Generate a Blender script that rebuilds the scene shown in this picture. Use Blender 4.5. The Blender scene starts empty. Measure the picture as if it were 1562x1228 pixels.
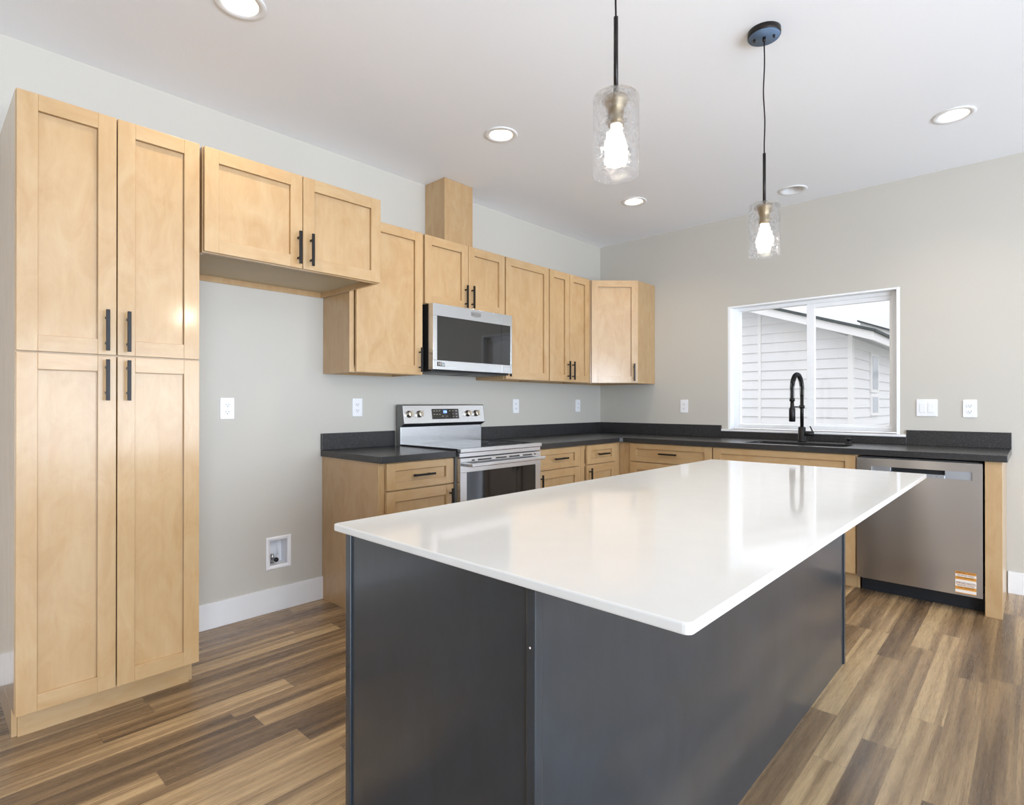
import bpy, bmesh, math, random
from mathutils import Vector, Matrix
random.seed(4)
PI = math.pi
scene = bpy.context.scene
COL = scene.collection

# ------------------------------------------------------------------ camera
cam_d = bpy.data.cameras.new('camera')
cam = bpy.data.objects.new('camera', cam_d); COL.objects.link(cam)
cam.location = (3.2128, -4.7423, 1.1928)
cam.rotation_euler = (math.radians(90.14), 0, math.radians(43.03))
cam_d.sensor_fit = 'HORIZONTAL'; cam_d.sensor_width = 36.0
cam_d.lens = 36.0 * 857.9 / 1562.0
cam_d.clip_start = 0.05
scene.camera = cam

# ------------------------------------------------------------------ view
vs = scene.view_settings
vs.view_transform = 'Standard'; vs.look = 'None'; vs.gamma = 1.0; vs.use_curve_mapping = False
vs.exposure = 0.24

# ------------------------------------------------------------------ world (bright overcast sky)
world = bpy.data.worlds.new('sky'); scene.world = world; world.use_nodes = True
wn = world.node_tree; wn.nodes.clear()
wo = wn.nodes.new('ShaderNodeOutputWorld'); wb = wn.nodes.new('ShaderNodeBackground')
# overcast sky: brighter overhead than at the horizon
wtc = wn.nodes.new('ShaderNodeTexCoord'); wsp = wn.nodes.new('ShaderNodeSeparateXYZ'); wn.links.new(wtc.outputs['Generated'], wsp.inputs[0])
wmr = wn.nodes.new('ShaderNodeMapRange'); wn.links.new(wsp.outputs[2], wmr.inputs[0])
for k_, v_ in ((1, 0.0), (2, 1.0), (3, 0.79), (4, 2.35)): wmr.inputs[k_].default_value = v_
wb.inputs[0].default_value = (0.94, 0.95, 1.0, 1); wn.links.new(wmr.outputs[0], wb.inputs[1])
wn.links.new(wb.outputs[0], wo.inputs[0])

def area_light(name, loc, rot, sx, sy, power, col, shape='RECTANGLE', spread=180):
    l = bpy.data.lights.new(name, 'AREA'); l.shape = shape; l.size = sx
    if shape == 'RECTANGLE': l.size_y = sy
    l.energy = power; l.color = col; l.spread = math.radians(spread)
    o = bpy.data.objects.new(name, l); COL.objects.link(o); o.location = loc; o.rotation_euler = rot
    return o
DAY_FILL = (0.72, 0.84, 1.0)  # cool tint of the added fill lamps
WARM = (1.0, 0.86, 0.66)
# added fill lamps at assumed right-wall openings, tilted up to brighten room and ceiling
area_light('added_fill_side_window', (6.9, -2.2, 1.25), (0, math.radians(124), 0), 1.8, 3.3, 140, DAY_FILL)
area_light('added_fill_side_door', (6.9, -5.75, 1.08), (0, math.radians(103), 0), 2.0, 2.3, 245, DAY_FILL)
CAN_POWER = 6.2

# ================================================================== materials
def s2l(c):
    c = c / 255.0
    return c / 12.92 if c <= 0.04045 else ((c + 0.055) / 1.055) ** 2.4
def rgb(r, g, b): return (s2l(r), s2l(g), s2l(b), 1.0)

class NT:
    def __init__(s, name):
        s.m = bpy.data.materials.new(name); s.m.use_nodes = True
        s.t = s.m.node_tree; s.t.nodes.clear()
        s.out = s.t.nodes.new('ShaderNodeOutputMaterial')
    def n(s, typ, ins=None, **kw):
        nd = s.t.nodes.new(typ)
        for k, v in kw.items(): setattr(nd, k, v)
        if ins:
            for k, v in ins.items():
                sock = nd.inputs[k]
                if isinstance(v, bpy.types.NodeSocket): s.t.links.new(v, sock)
                else: sock.default_value = v
        return nd
    def math(s, op, a, b=0.0, c=None):
        nd = s.n('ShaderNodeMath', {0: a, 1: b}, operation=op)
        if c is not None:
            if isinstance(c, bpy.types.NodeSocket): s.t.links.new(c, nd.inputs[2])
            else: nd.inputs[2].default_value = c
        return nd.outputs[0]
    def mapr(s, v, a, b, c, d):
        return s.n('ShaderNodeMapRange', {0: v, 1: a, 2: b, 3: c, 4: d}).outputs[0]
    def mix(s, f, a, b, mode='MIX'):
        nd = s.n('ShaderNodeMix', data_type='RGBA', blend_type=mode)
        for k, v in ((0, f), (6, a), (7, b)):
            if isinstance(v, bpy.types.NodeSocket): s.t.links.new(v, nd.inputs[k])
            else: nd.inputs[k].default_value = v
        return nd.outputs[2]
    def noise(s, vec, scale, detail=3, rough=0.5, dist=0.0):
        return s.n('ShaderNodeTexNoise', {'Vector': vec, 'Scale': scale, 'Detail': detail, 'Roughness': rough, 'Distortion': dist})
    def mapping(s, vec, scale=(1, 1, 1), loc=(0, 0, 0)):
        return s.n('ShaderNodeMapping', {'Vector': vec, 'Scale': scale, 'Location': loc}).outputs[0]
    def obj(s): return s.n('ShaderNodeTexCoord').outputs['Object']
    def ramp(s, f, stops, interp='LINEAR'):
        nd = s.n('ShaderNodeValToRGB', {0: f}); cr = nd.color_ramp; cr.interpolation = interp
        while len(cr.elements) < len(stops): cr.elements.new(0.5)
        for e, (p, c) in zip(cr.elements, stops): e.position = p; e.color = c
        return nd.outputs[0]
    def bsdf(s, ins): 
        b = s.n('ShaderNodeBsdfPrincipled', ins)
        s.t.links.new(b.outputs[0], s.out.inputs[0]); return s.m
    def bump(s, h, strength, dist=0.01):
        return s.n('ShaderNodeBump', {'Height': h, 'Strength': strength, 'Distance': dist}).outputs[0]

def plain(name, col, rough=0.5, metal=0.0, var=0.03, scale=6, bump=0.0, bscale=200, **extra):
    t = NT(name); o = t.obj(); nz = t.noise(o, scale, 3).outputs[0]
    f = t.mapr(nz, 0.3, 0.7, 1 - var, 1 + var)
    c = t.mix(1.0, col, t.n('ShaderNodeCombineColor', {0: f, 1: f, 2: f}).outputs[0], 'MULTIPLY')
    ins = {'Base Color': c, 'Roughness': rough, 'Metallic': metal}
    if bump: ins['Normal'] = t.bump(t.noise(o, bscale, 2).outputs[0], bump, 0.002)
    ins.update(extra)
    return t.bsdf(ins)

def wood(name, grain, base=(190, 156, 112), dark=(183, 146, 99), light=(195, 164, 122)):
    t = NT(name); o = t.obj()
    rnd = t.n('ShaderNodeObjectInfo').outputs['Random']
    off = t.n('ShaderNodeVectorMath', {0: o, 1: t.n('ShaderNodeCombineXYZ', {0: t.math('MULTIPLY', rnd, 7.0), 1: t.math('MULTIPLY', rnd, 5.0), 2: t.math('MULTIPLY', rnd, 9.0)}).outputs[0]}, operation='ADD').outputs[0]
    sc = {'z': (1, 1, 0.09), 'y': (1, 0.09, 1), 'x': (0.09, 1, 1)}[grain]
    sm = {'z': (1, 1, 0.45), 'y': (1, 0.45, 1), 'x': (0.45, 1, 1)}[grain]
    g = t.noise(t.mapping(off, sc), 70, 4, 0.6).outputs[0]
    mot = t.noise(t.mapping(off, sm), 11, 5, 0.62, 0.9).outputs[0]
    c = t.ramp(mot, [(0.28, rgb(*dark)), (0.5, rgb(*base)), (0.72, rgb(*light))])
    gg = t.mapr(g, 0.25, 0.75, 0.965, 1.03)
    c = t.mix(1.0, c, t.n('ShaderNodeCombineColor', {0: gg, 1: gg, 2: gg}).outputs[0], 'MULTIPLY')
    rr = t.mapr(rnd, 0, 1, 0.96, 1.04)
    c = t.mix(1.0, c, t.n('ShaderNodeCombineColor', {0: rr, 1: rr, 2: rr}).outputs[0], 'MULTIPLY')
    return t.bsdf({'Base Color': c, 'Roughness': 0.34, 'Coat Weight': 0.6, 'Coat Roughness': 0.14,
                   'Normal': t.bump(g, 0.05, 0.002)})
M = {}
for g in 'xyz':
    M['wood_' + g] = wood('maple_' + g, g)
    M['dark_' + g] = wood('charcoal_stain_' + g, g, (39, 46, 53), (35, 42, 48), (43, 51, 59))
M['cab_side'] = M['wood_z']
M['cab_inside'] = plain('cabinet_underside', rgb(196, 180, 150), 0.6)

def wall_mat(name, c, bump=0.12):
    t = NT(name); o = t.obj()
    n1 = t.noise(o, 130, 3).outputs[0]; n2 = t.noise(o, 0.7, 2).outputs[0]
    f = t.mapr(n2, 0.3, 0.7, 0.985, 1.015)
    cc = t.mix(1.0, c, t.n('ShaderNodeCombineColor', {0: f, 1: f, 2: f}).outputs[0], 'MULTIPLY')
    return t.bsdf({'Base Color': cc, 'Roughness': 0.6, 'Normal': t.bump(n1, bump, 0.002)})
M['wall'] = wall_mat('greige_wall_paint', rgb(202, 197, 187))
M['ceiling'] = wall_mat('ceiling_paint', rgb(247, 249, 253), 0.2)
M['trim'] = plain('white_trim_paint', rgb(240, 240, 240), 0.35, var=0.01)
M['vinyl'] = plain('white_vinyl', rgb(250, 251, 252), 0.4, var=0.01)
M['plastic'] = plain('white_plastic', rgb(244, 244, 246), 0.3, var=0.01)
M['slot'] = plain('outlet_slot', rgb(60, 60, 62), 0.6)
M['quartz'] = plain('white_quartz', rgb(221, 219, 215), 0.07, var=0.012, scale=14)
M['black_metal'] = plain('matte_black_metal', rgb(38, 37, 37), 0.38, 0.6)
M['bronze'] = plain('dark_bronze', rgb(46, 42, 40), 0.35, 0.7)
M['brass'] = plain('aged_brass_socket', rgb(150, 134, 110), 0.4, 0.9)
M['dark'] = plain('black_plastic', rgb(24, 26, 30), 0.45)
M['toe_dark'] = plain('toe_kick_black', rgb(26, 29, 34), 0.5)
M['black_glass'] = plain('black_glass', rgb(14, 14, 14), 0.04, var=0.0, **{'IOR': 1.8})
M['oven_glass'] = plain('oven_glass', rgb(20, 19, 18), 0.05, var=0.0)
M['chrome'] = plain('chrome', rgb(200, 200, 200), 0.18, 1.0)
M['satin'] = plain('satin_nickel', rgb(205, 196, 182), 0.25, 1.0)
M['siding'] = plain('white_lap_siding', rgb(243, 244, 247), 0.6, var=0.015)
M['ext_trim'] = plain('white_exterior_trim', rgb(252, 252, 253), 0.5, var=0.01)
M['soffit'] = plain('soffit_paint', rgb(236, 239, 240), 0.6)
M['shingle'] = plain('grey_shingle', rgb(74, 82, 84), 0.9, var=0.25, scale=40)
M['ground'] = plain('gravel_ground', rgb(140, 136, 126), 0.9, var=0.2, scale=20)
M['grey_paint'] = plain('grey_enamel', rgb(120, 120, 118), 0.45)
M['sinkblack'] = plain('black_composite', rgb(40, 42, 45), 0.3, bump=0.1)
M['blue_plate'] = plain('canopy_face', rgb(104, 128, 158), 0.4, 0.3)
M['sky_glass'] = plain('window_reflective', rgb(190, 197, 208), 0.1)

def steel(name, base=(178, 177, 176), rough=0.3, axis='x', wavy=0.0, aniso=0.85, arot=0.0):
    t = NT(name); o = t.obj()
    tan = t.n('ShaderNodeTangent', direction_type='RADIAL', axis='Z').outputs[0]
    f = t.mapr(t.noise(o, 3.0, 2).outputs[0], 0.3, 0.7, 0.985, 1.015)
    c = t.mix(1.0, rgb(*base), t.n('ShaderNodeCombineColor', {0: f, 1: f, 2: f}).outputs[0], 'MULTIPLY')
    ins = {'Base Color': c, 'Metallic': 1.0, 'Roughness': rough, 'Anisotropic': aniso, 'Anisotropic Rotation': arot, 'Tangent': tan}
    if wavy:
        w = t.noise(t.mapping(o, (1, 1, 0.35)), 3.0, 1, 0.3).outputs[0]
        ins['Normal'] = t.n('ShaderNodeBump', {'Height': w, 'Strength': wavy, 'Distance': 0.03}).outputs[0]
    return t.bsdf(ins)
M['steel_y'] = steel('brushed_steel_range', (212, 213, 215), 0.26, 'y')
M['steel_dw'] = steel('brushed_steel_dishwasher', (194, 191, 190), 0.30, 'x', 0.35, 0.93, 0.25)
M['steel_dark'] = steel('brushed_steel_pocket', (190, 192, 196), 0.3, 'x')

def laminate():
    t = NT('black_speckled_laminate'); o = t.obj()
    v = t.noise(o, 420, 2, 0.7).outputs[0]
    c = t.ramp(v, [(0.35, rgb(34, 33, 33)), (0.6, rgb(52, 51, 51)), (0.72, rgb(112, 112, 114))])
    n2 = t.noise(o, 160, 3).outputs[0]
    return t.bsdf({'Base Color': c, 'Roughness': 0.26, 'Normal': t.bump(n2, 0.12, 0.002)})
M['laminate'] = laminate()

def floor_mat():
    t = NT('vinyl_plank_floor'); o = t.obj()
    sp = t.n('ShaderNodeSeparateXYZ', {0: o})
    x, y = sp.outputs[0], sp.outputs[1]
    W, Lp = 0.102, 1.05
    row = t.math('FLOOR', t.math('DIVIDE', x, W))
    wn1 = t.n('ShaderNodeTexWhiteNoise', {'W': row}, noise_dimensions='1D').outputs[0]
    ys = t.math('ADD', t.math('DIVIDE', y, Lp), t.math('MULTIPLY', wn1, 5.3))
    col = t.math('FLOOR', ys)
    idv = t.n('ShaderNodeCombineXYZ', {0: row, 1: col}).outputs[0]
    rn = t.n('ShaderNodeTexWhiteNoise', {'Vector': idv}, noise_dimensions='2D')
    r1 = rn.outputs[0]
    sh = t.n('ShaderNodeVectorMath', {0: o, 1: t.n('ShaderNodeVectorMath', {0: rn.outputs[1], 1: (9, 9, 9)}, operation='MULTIPLY').outputs[0]}, operation='ADD').outputs[0]
    band = t.noise(t.mapping(sh, (1, 0.028, 1)), 24, 2, 0.5, 0.25).outputs[0]
    fine = t.noise(t.mapping(sh, (1, 0.03, 1)), 190, 4, 0.65).outputs[0]
    ring = t.noise(t.mapping(sh, (1, 0.16, 1)), 38, 3, 0.6, 1.4).outputs[0]
    v = t.math('ADD', t.math('MULTIPLY', t.mapr(band, 0.25, 0.75, 0, 1), 0.58), t.math('MULTIPLY', r1, 0.46))
    c = t.ramp(v, [(0.1, rgb(84, 66, 49)), (0.36, rgb(113, 90, 66)), (0.58, rgb(150, 122, 89)), (0.80, rgb(194, 164, 122))])
    f = t.math('MULTIPLY', t.mapr(fine, 0.25, 0.75, 0.84, 1.11), t.mapr(ring, 0.3, 0.7, 0.90, 1.07))
    c = t.mix(1.0, c, t.n('ShaderNodeCombineColor', {0: f, 1: f, 2: f}).outputs[0], 'MULTIPLY')
    fx = t.math('FRACT', t.math('DIVIDE', x, W)); fy = t.math('FRACT', ys)
    ex = t.math('LESS_THAN', t.math('MINIMUM', fx, t.math('SUBTRACT', 1.0, fx)), 0.008)
    ey = t.math('LESS_THAN', t.math('MINIMUM', fy, t.math('SUBTRACT', 1.0, fy)), 0.0014)
    e = t.math('MAXIMUM', ex, ey)
    c = t.mix(t.math('MULTIPLY', e, 0.45), c, rgb(66, 52, 42))
    h = t.math('SUBTRACT', t.math('MULTIPLY', fine, 0.4), e)
    return t.bsdf({'Base Color': c, 'Roughness': t.mapr(fine, 0.2, 0.8, 0.22, 0.34), 'Specular IOR Level': 0.75, 'Normal': t.bump(h, 0.10, 0.002)})
M['floor'] = floor_mat()

def glass_pane():
    t = NT('window_glass')
    fc = t.n('ShaderNodeLayerWeight', {'Blend': 0.5}).outputs['Facing']
    fr = t.math('ADD', t.math('MULTIPLY', t.math('POWER', fc, 5.0), 0.9), 0.04)
    tr = t.n('ShaderNodeBsdfTransparent', {0: (0.97, 0.98, 0.98, 1)}).outputs[0]
    gl = t.n('ShaderNodeBsdfGlossy', {'Roughness': 0.02}).outputs[0]
    mx = t.n('ShaderNodeMixShader', {0: fr, 1: tr, 2: gl}).outputs[0]
    t.t.links.new(mx, t.out.inputs[0]); return t.m
M['pane'] = glass_pane()
def hammered():
    t = NT('hammered_glass'); o = t.obj()
    v = t.n('ShaderNodeTexVoronoi', {'Vector': o, 'Scale': 55.0}, feature='SMOOTH_F1').outputs[0]
    n = t.noise(o, 45, 2).outputs[0]
    h = t.math('ADD', v, t.math('MULTIPLY', n, 0.8))
    nrm = t.bump(h, 0.9, 0.008)
    tr = t.n('ShaderNodeBsdfTransparent', {0: (0.97, 0.97, 0.97, 1)}).outputs[0]
    gl = t.n('ShaderNodeBsdfGlass', {'Roughness': 0.0, 'IOR': 1.2, 'Normal': nrm}).outputs[0]
    mx = t.n('ShaderNodeMixShader', {0: 0.38, 1: tr, 2: gl}).outputs[0]
    t.t.links.new(mx, t.out.inputs[0]); return t.m
M['hammered'] = hammered()
def emit(name, c, s):
    t = NT(name); e = t.n('ShaderNodeEmission', {0: c, 1: s}); t.t.links.new(e.outputs[0], t.out.inputs[0]); return t.m
M['bulb'] = emit('lit_bulb', (1, 0.95, 0.86, 1), 5.0)
M['lens'] = emit('lit_lens', (1, 0.97, 0.9, 1), 4.0)
M['display'] = emit('display_blue', (0.15, 0.35, 0.9, 1), 1.2)
M['digits'] = emit('display_digits', (0.7, 0.85, 1, 1), 1.6)
M['sticker_orange'] = plain('sticker_orange', rgb(214, 150, 66), 0.5)
M['sticker_white'] = plain('sticker_white', rgb(236, 226, 216), 0.5)
M['sticker_ink'] = plain('sticker_ink', rgb(104, 52, 26), 0.6)
M['ink_grey'] = plain('print_grey', rgb(120, 120, 122), 0.5)

# ================================================================== helpers
class Fr:
    """local frame: a along the run, n out from the wall, z up"""
    def __init__(s, o, u, n): s.o = Vector(o); s.u = Vector(u); s.n = Vector(n); s.g = 'z'
    def __call__(s, a, n, z): return s.o + s.u * a + s.n * n + Vector((0, 0, z))
WORLD = Fr((0, 0, 0), (1, 0, 0), (0, 1, 0))
LEFT = Fr((0, 0, 0), (0, 1, 0), (1, 0, 0)); LEFT.g = 'y'      # a = y, n = x
BACK = Fr((0, 0, 0), (1, 0, 0), (0, -1, 0)); BACK.g = 'x'     # a = x, n = -y

def thing(name, loc, label, cat, group=None):
    o = bpy.data.objects.new(name, None); COL.objects.link(o)
    o.empty_display_size = 0.05
    o.location = loc; o['label'] = label; o['category'] = cat
    if group: o['group'] = group
    return o
def tag(o, label, cat, group=None, kind=None):
    if label: o['label'] = label
    if cat: o['category'] = cat
    if group: o['group'] = group
    if kind: o['kind'] = kind
    return o
def root_loc(p):
    v = Vector((0, 0, 0))
    while p is not None: v = v + p.location; p = p.parent
    return v

class PB:
    """collects shapes in world coordinates, then links them as one mesh"""
    def __init__(s, fr=WORLD): s.bm = bmesh.new(); s.fr = fr; s.mats = []
    def mi(s, m):
        m = M[m] if isinstance(m, str) else m
        if m not in s.mats: s.mats.append(m)
        return s.mats.index(m)
    def box(s, a0, a1, n0, n1, z0, z1, m, fr=None):
        fr = fr or s.fr; k = s.mi(m)
        v = [s.bm.verts.new(fr(a, n, z)) for z in (z0, z1) for n in (n0, n1) for a in (a0, a1)]
        for q in ((0, 1, 3, 2), (4, 5, 7, 6), (0, 1, 5, 4), (2, 3, 7, 6), (0, 2, 6, 4), (1, 3, 7, 5)):
            f = s.bm.faces.new([v[i] for i in q]); f.material_index = k
        return s
    def prism(s, pts, fn, d0, d1, m, smooth=False):
        """pts: 2-D outline; fn(p, q, d) -> world point"""
        k = s.mi(m); n = len(pts)
        a = [s.bm.verts.new(fn(p, q, d0)) for p, q in pts]; b = [s.bm.verts.new(fn(p, q, d1)) for p, q in pts]
        fs = [s.bm.faces.new(a), s.bm.faces.new(b)]
        for i in range(n):
            f = s.bm.faces.new([a[i], a[(i + 1) % n], b[(i + 1) % n], b[i]]); f.smooth = smooth; fs.append(f)
        for f in fs: f.material_index = k
        return s
    def lathe(s, prof, c, m, seg=32, axis='z', smooth=True, closed=False):
        k = s.mi(m); rings = []
        for r, h in prof:
            ring = []
            for i in range(seg):
                t = 2 * PI * i / seg; p, q = r * math.cos(t), r * math.sin(t)
                d = {'z': (p, q, h), 'x': (h, p, q), 'y': (p, h, q)}[axis] if isinstance(axis, str) else tuple(axis[0] * p + axis[1] * q + axis[2] * h)
                ring.append(s.bm.verts.new(Vector(c) + Vector(d)))
            rings.append(ring)
        n = len(rings)
        for j in range(n if closed else n - 1):
            A, B = rings[j], rings[(j + 1) % n]
            for i in range(seg):
                f = s.bm.faces.new([A[i], A[(i + 1) % seg], B[(i + 1) % seg], B[i]]); f.material_index = k; f.smooth = smooth
        if not closed:
            for R_ in (rings[0], rings[-1]):
                f = s.bm.faces.new(R_); f.material_index = k
        return s
    def tube(s, pts, r, m, seg=12, cap=True):
        k = s.mi(m); pts = [Vector(p) for p in pts]; rings = []
        t0 = (pts[1] - pts[0]).normalized()
        up = Vector((0, 0, 1)) if abs(t0.z) < 0.9 else Vector((1, 0, 0))
        nrm = t0.cross(up).normalized()
        for i, p in enumerate(pts):
            t = (pts[min(i + 1, len(pts) - 1)] - pts[max(i - 1, 0)]).normalized()
            nrm = (nrm - t * nrm.dot(t)).normalized(); bn = t.cross(nrm)
            rr = r[i] if isinstance(r, (list, tuple)) else r
            rings.append([s.bm.verts.new(p + (nrm * math.cos(2 * PI * j / seg) + bn * math.sin(2 * PI * j / seg)) * rr) for j in range(seg)])
        for A, B in zip(rings, rings[1:]):
            for j in range(seg):
                f = s.bm.faces.new([A[j], A[(j + 1) % seg], B[(j + 1) % seg], B[j]]); f.material_index = k; f.smooth = True
        if cap:
            for R_ in (rings[0], rings[-1]):
                f = s.bm.faces.new(R_); f.material_index = k
        return s
    def build(s, name, parent=None, bevel=0.0012, label=None, loc=None, seg=2):
        bmesh.ops.recalc_face_normals(s.bm, faces=s.bm.faces[:])
        L = root_loc(parent) if parent is not None else Vector(loc or (0, 0, 0))
        if L.length: bmesh.ops.translate(s.bm, verts=s.bm.verts[:], vec=-L)
        me = bpy.data.meshes.new(name); s.bm.to_mesh(me); s.bm.free()
        for m in s.mats: me.materials.append(m)
        o = bpy.data.objects.new(name, me); COL.objects.link(o)
        if parent is not None: o.parent = parent
        else: o.location = L
        if bevel:
            b = o.modifiers.new('edge', 'BEVEL'); b.width = bevel; b.segments = seg; b.limit_method = 'ANGLE'; b.angle_limit = math.radians(35)
        if label: o['label'] = label
        return o
def struct(pb, name, bevel=0, loc=None):
    o = pb.build(name, None, bevel, loc=loc); o['kind'] = 'structure'; return o
def text(name, body, size, origin, ux, uy, m, parent, depth=0.0006):
    cu = bpy.data.curves.new(name, 'FONT'); cu.body = body; cu.size = size; cu.align_x = 'CENTER'; cu.align_y = 'CENTER'; cu.extrude = depth / 2
    tmp = bpy.data.objects.new(name, cu); COL.objects.link(tmp)
    bpy.context.view_layer.update()
    me = bpy.data.meshes.new_from_object(tmp.evaluated_get(bpy.context.evaluated_depsgraph_get()))
    bpy.data.objects.remove(tmp)
    ux = Vector(ux).normalized(); uy = Vector(uy).normalized(); nz = ux.cross(uy)
    mat = Matrix((ux, uy, nz)).transposed().to_4x4(); mat.translation = Vector(origin) - root_loc(parent)
    me.transform(mat); me.materials.clear(); me.materials.append(M[m])
    o = bpy.data.objects.new(name, me); COL.objects.link(o); o.parent = parent
    return o
def rrect(x0, x1, y0, y1, r, seg=6):
    pts = []
    for cx, cy, a in ((x1 - r, y1 - r, 0), (x0 + r, y1 - r, 90), (x0 + r, y0 + r, 180), (x1 - r, y0 + r, 270)):
        for i in range(seg + 1):
            t = math.radians(a + 90 * i / seg); pts.append((cx + r * math.cos(t), cy + r * math.sin(t)))
    return pts
def slab_with_holes(pb, outer, holes, z0, z1, m):
    """flat plate with through holes"""
    bm = pb.bm; k = pb.mi(m); edges = []; loops = []
    for pts in [outer] + holes:
        vs_ = [bm.verts.new((p, q, z0)) for p, q in pts]
        es = [bm.edges.new((vs_[i], vs_[(i + 1) % len(vs_)])) for i in range(len(vs_))]
        edges += es; loops.append(vs_)
    r = bmesh.ops.triangle_fill(bm, use_beauty=True, edges=edges)
    fs = [g for g in r['geom'] if isinstance(g, bmesh.types.BMFace)]
    ex = bmesh.ops.extrude_face_region(bm, geom=fs, use_keep_orig=True)
    vv = [g for g in ex['geom'] if isinstance(g, bmesh.types.BMVert)]
    bmesh.ops.translate(bm, verts=vv, vec=(0, 0, z1 - z0))
    for f in bm.faces: f.material_index = k
def circ(cx, cy, r, seg=32): return [(cx + r * math.cos(2 * PI * i / seg), cy + r * math.sin(2 * PI * i / seg)) for i in range(seg)]

# ---------------- cabinet vocabulary
H = 2.764          # ceiling
ZT, ZU = 2.293, 1.377   # tops and bottoms of the wall cabinets
ZC, CT = 0.909, 0.038   # worktop height and thickness
ZB = ZC - CT

def handle(parent, fr, a, z, n, orient, L=0.155, mat='black_metal'):
    p = PB(fr); w = 0.006; so = 0.034
    if orient == 'v':
        p.box(a - w, a + w, n + so - 0.010, n + so, z - L / 2, z + L / 2, mat)
        for s_ in (-1, 1): p.box(a - 0.0045, a + 0.0045, n, n + so - 0.006, z + s_ * L * 0.31 - 0.0045, z + s_ * L * 0.31 + 0.0045, mat)
    else:
        p.box(a - L / 2, a + L / 2, n + so - 0.010, n + so, z - w, z + w, mat)
        for s_ in (-1, 1): p.box(a + s_ * L * 0.31 - 0.0045, a + s_ * L * 0.31 + 0.0045, n, n + so - 0.006, z - 0.0045, z + 0.0045, mat)
    return p.build('handle', parent, 0.001)
def door(parent, fr, a0, a1, z0, z1, n, name='door', hd=None, st=0.058, wd='wood_', t=0.02):
    p = PB(fr); g = wd + fr.g; v = wd + 'z'
    rl = st if (z1 - z0) > 0.25 else 0.042
    p.box(a0, a0 + st, n, n + t, z0, z1, v); p.box(a1 - st, a1, n, n + t, z0, z1, v)
    p.box(a0 + st, a1 - st, n, n + t, z0, z0 + rl, g); p.box(a0 + st, a1 - st, n, n + t, z1 - rl, z1, g)
    p.box(a0 + st - 0.002, a1 - st + 0.002, n + 0.001, n + 0.004, z0 + rl - 0.002, z1 - rl + 0.002, v)
    p.box(a0 + st - 0.002, a1 - st - 0.0022, n + 0.004, n + t - 0.012, z0 + rl - 0.002, z1 - rl - 0.0022, v if (z1 - z0) > 0.25 else g)
    o = p.build(name, parent, 0.0012)
    if hd: handle(o, fr, hd[0], hd[1], n + t, hd[2])
    return o
def carcass(parent, fr, a0, a1, d, z0, z1, toe=0, stile=0.03, mullions=(), rails=(), wd='wood_', top=True, bottom_rail=0.03, skirt_sides=True, recess=0):
    """box of panels with a face frame; d = depth of the face frame front"""
    p = PB(fr); v = wd + 'z'; g = wd + fr.g; th = 0.016
    zb = z0 + toe
    for s0, s1 in ((a0, a0 + th), (a1 - th, a1)):
        if toe and skirt_sides:
            p.box(s0, s1, 0.002, d - 0.075, z0, zb, v)
        p.box(s0, s1, 0.002, d - 0.019, zb, z1, v)
    p.box(a0 + th, a1 - th, 0.002, 0.010, zb, z1, v)
    p.box(a0 + th, a1 - th, 0.010, d - 0.019, zb + recess, zb + recess + th, 'cab_inside')
    if top: p.box(a0 + th, a1 - th, 0.010, d - 0.019, z1 - th, z1, g)
    p.box(a0, a0 + stile, d - 0.019, d, zb, z1, v); p.box(a1 - stile, a1, d - 0.019, d, zb, z1, v)
    p.box(a0 + stile, a1 - stile, d - 0.019, d, zb, zb + bottom_rail, g); p.box(a0 + stile, a1 - stile, d - 0.019, d, z1 - 0.035, z1, g)
    for m_ in mullions: p.box(m_ - 0.02, m_ + 0.02, d - 0.019, d, zb + bottom_rail, z1 - 0.035, v)
    for r_ in rails: p.box(a0 + stile, a1 - stile, d - 0.0185, d - 0.0005, r_ - 0.015, r_ + 0.015, g)
    o = p.build('carcass', parent, 0.001)
    return o
def toe_kick(parent, fr, a0, a1, d, m, h=0.105, name='toe_kick'):
    return PB(fr).box(a0, a1, d - 0.092, d - 0.076, 0.0, h, m).build(name, parent, 0.0008)

# ================================================================== the room
RX, RY = 7.0, -9.0
T = 0.14
# openings
WX0, WX1, WZ0, WZ1 = 1.293, 2.511, 0.979, 2.016
def wall_with_opening(name, fr, a0, a1, z0, z1, ops, t=T):
    """ops: list of (a0,a1,z0,z1) sorted along a"""
    p = PB(fr); cur = a0
    for (o0, o1, p0, p1) in ops:
        p.box(cur, o0, -t, 0, z0, z1, 'wall')
        if p0 > z0: p.box(o0, o1, -t, 0, z0, p0, 'wall')
        p.box(o0, o1, -t, 0, p1, z1, 'wall'); cur = o1
    p.box(cur, a1, -t, 0, z0, z1, 'wall')
    bmesh.ops.remove_doubles(p.bm, verts=p.bm.verts[:], dist=1e-5)
    return struct(p, name)
p = PB(LEFT)   # wall with the recess for the icemaker box
wall_with_opening('wall_left', LEFT, RY - T, T, 0, H + 0.15, [(-3.338, -3.226, 0.259, 0.411)])
wall_with_opening('wall_back', BACK, 0, RX, 0, H + 0.15, [(WX0, WX1, WZ0, WZ1)])
RIGHT = Fr((RX, 0, 0), (0, 1, 0), (-1, 0, 0)); RIGHT.g = 'y'
FRONT = Fr((0, RY, 0), (1, 0, 0), (0, 1, 0)); FRONT.g = 'x'
wall_with_opening('wall_right', RIGHT, RY - T, T, 0, H + 0.15, [(-7.0, -4.5, 0.0, 2.2), (-3.9, -0.5, 0.3, 2.2)])  # unseen side openings, assumed and added for the daylight
wall_with_opening('wall_front', FRONT, 0, RX, 0, H + 0.15, [(2.1, 5.1, 0.0, 2.2)])  # unseen rear opening, assumed and added for the daylight
struct(PB().box(-T, RX + T, RY - T, T, -0.12, 0, 'floor'), 'floor')

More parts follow.
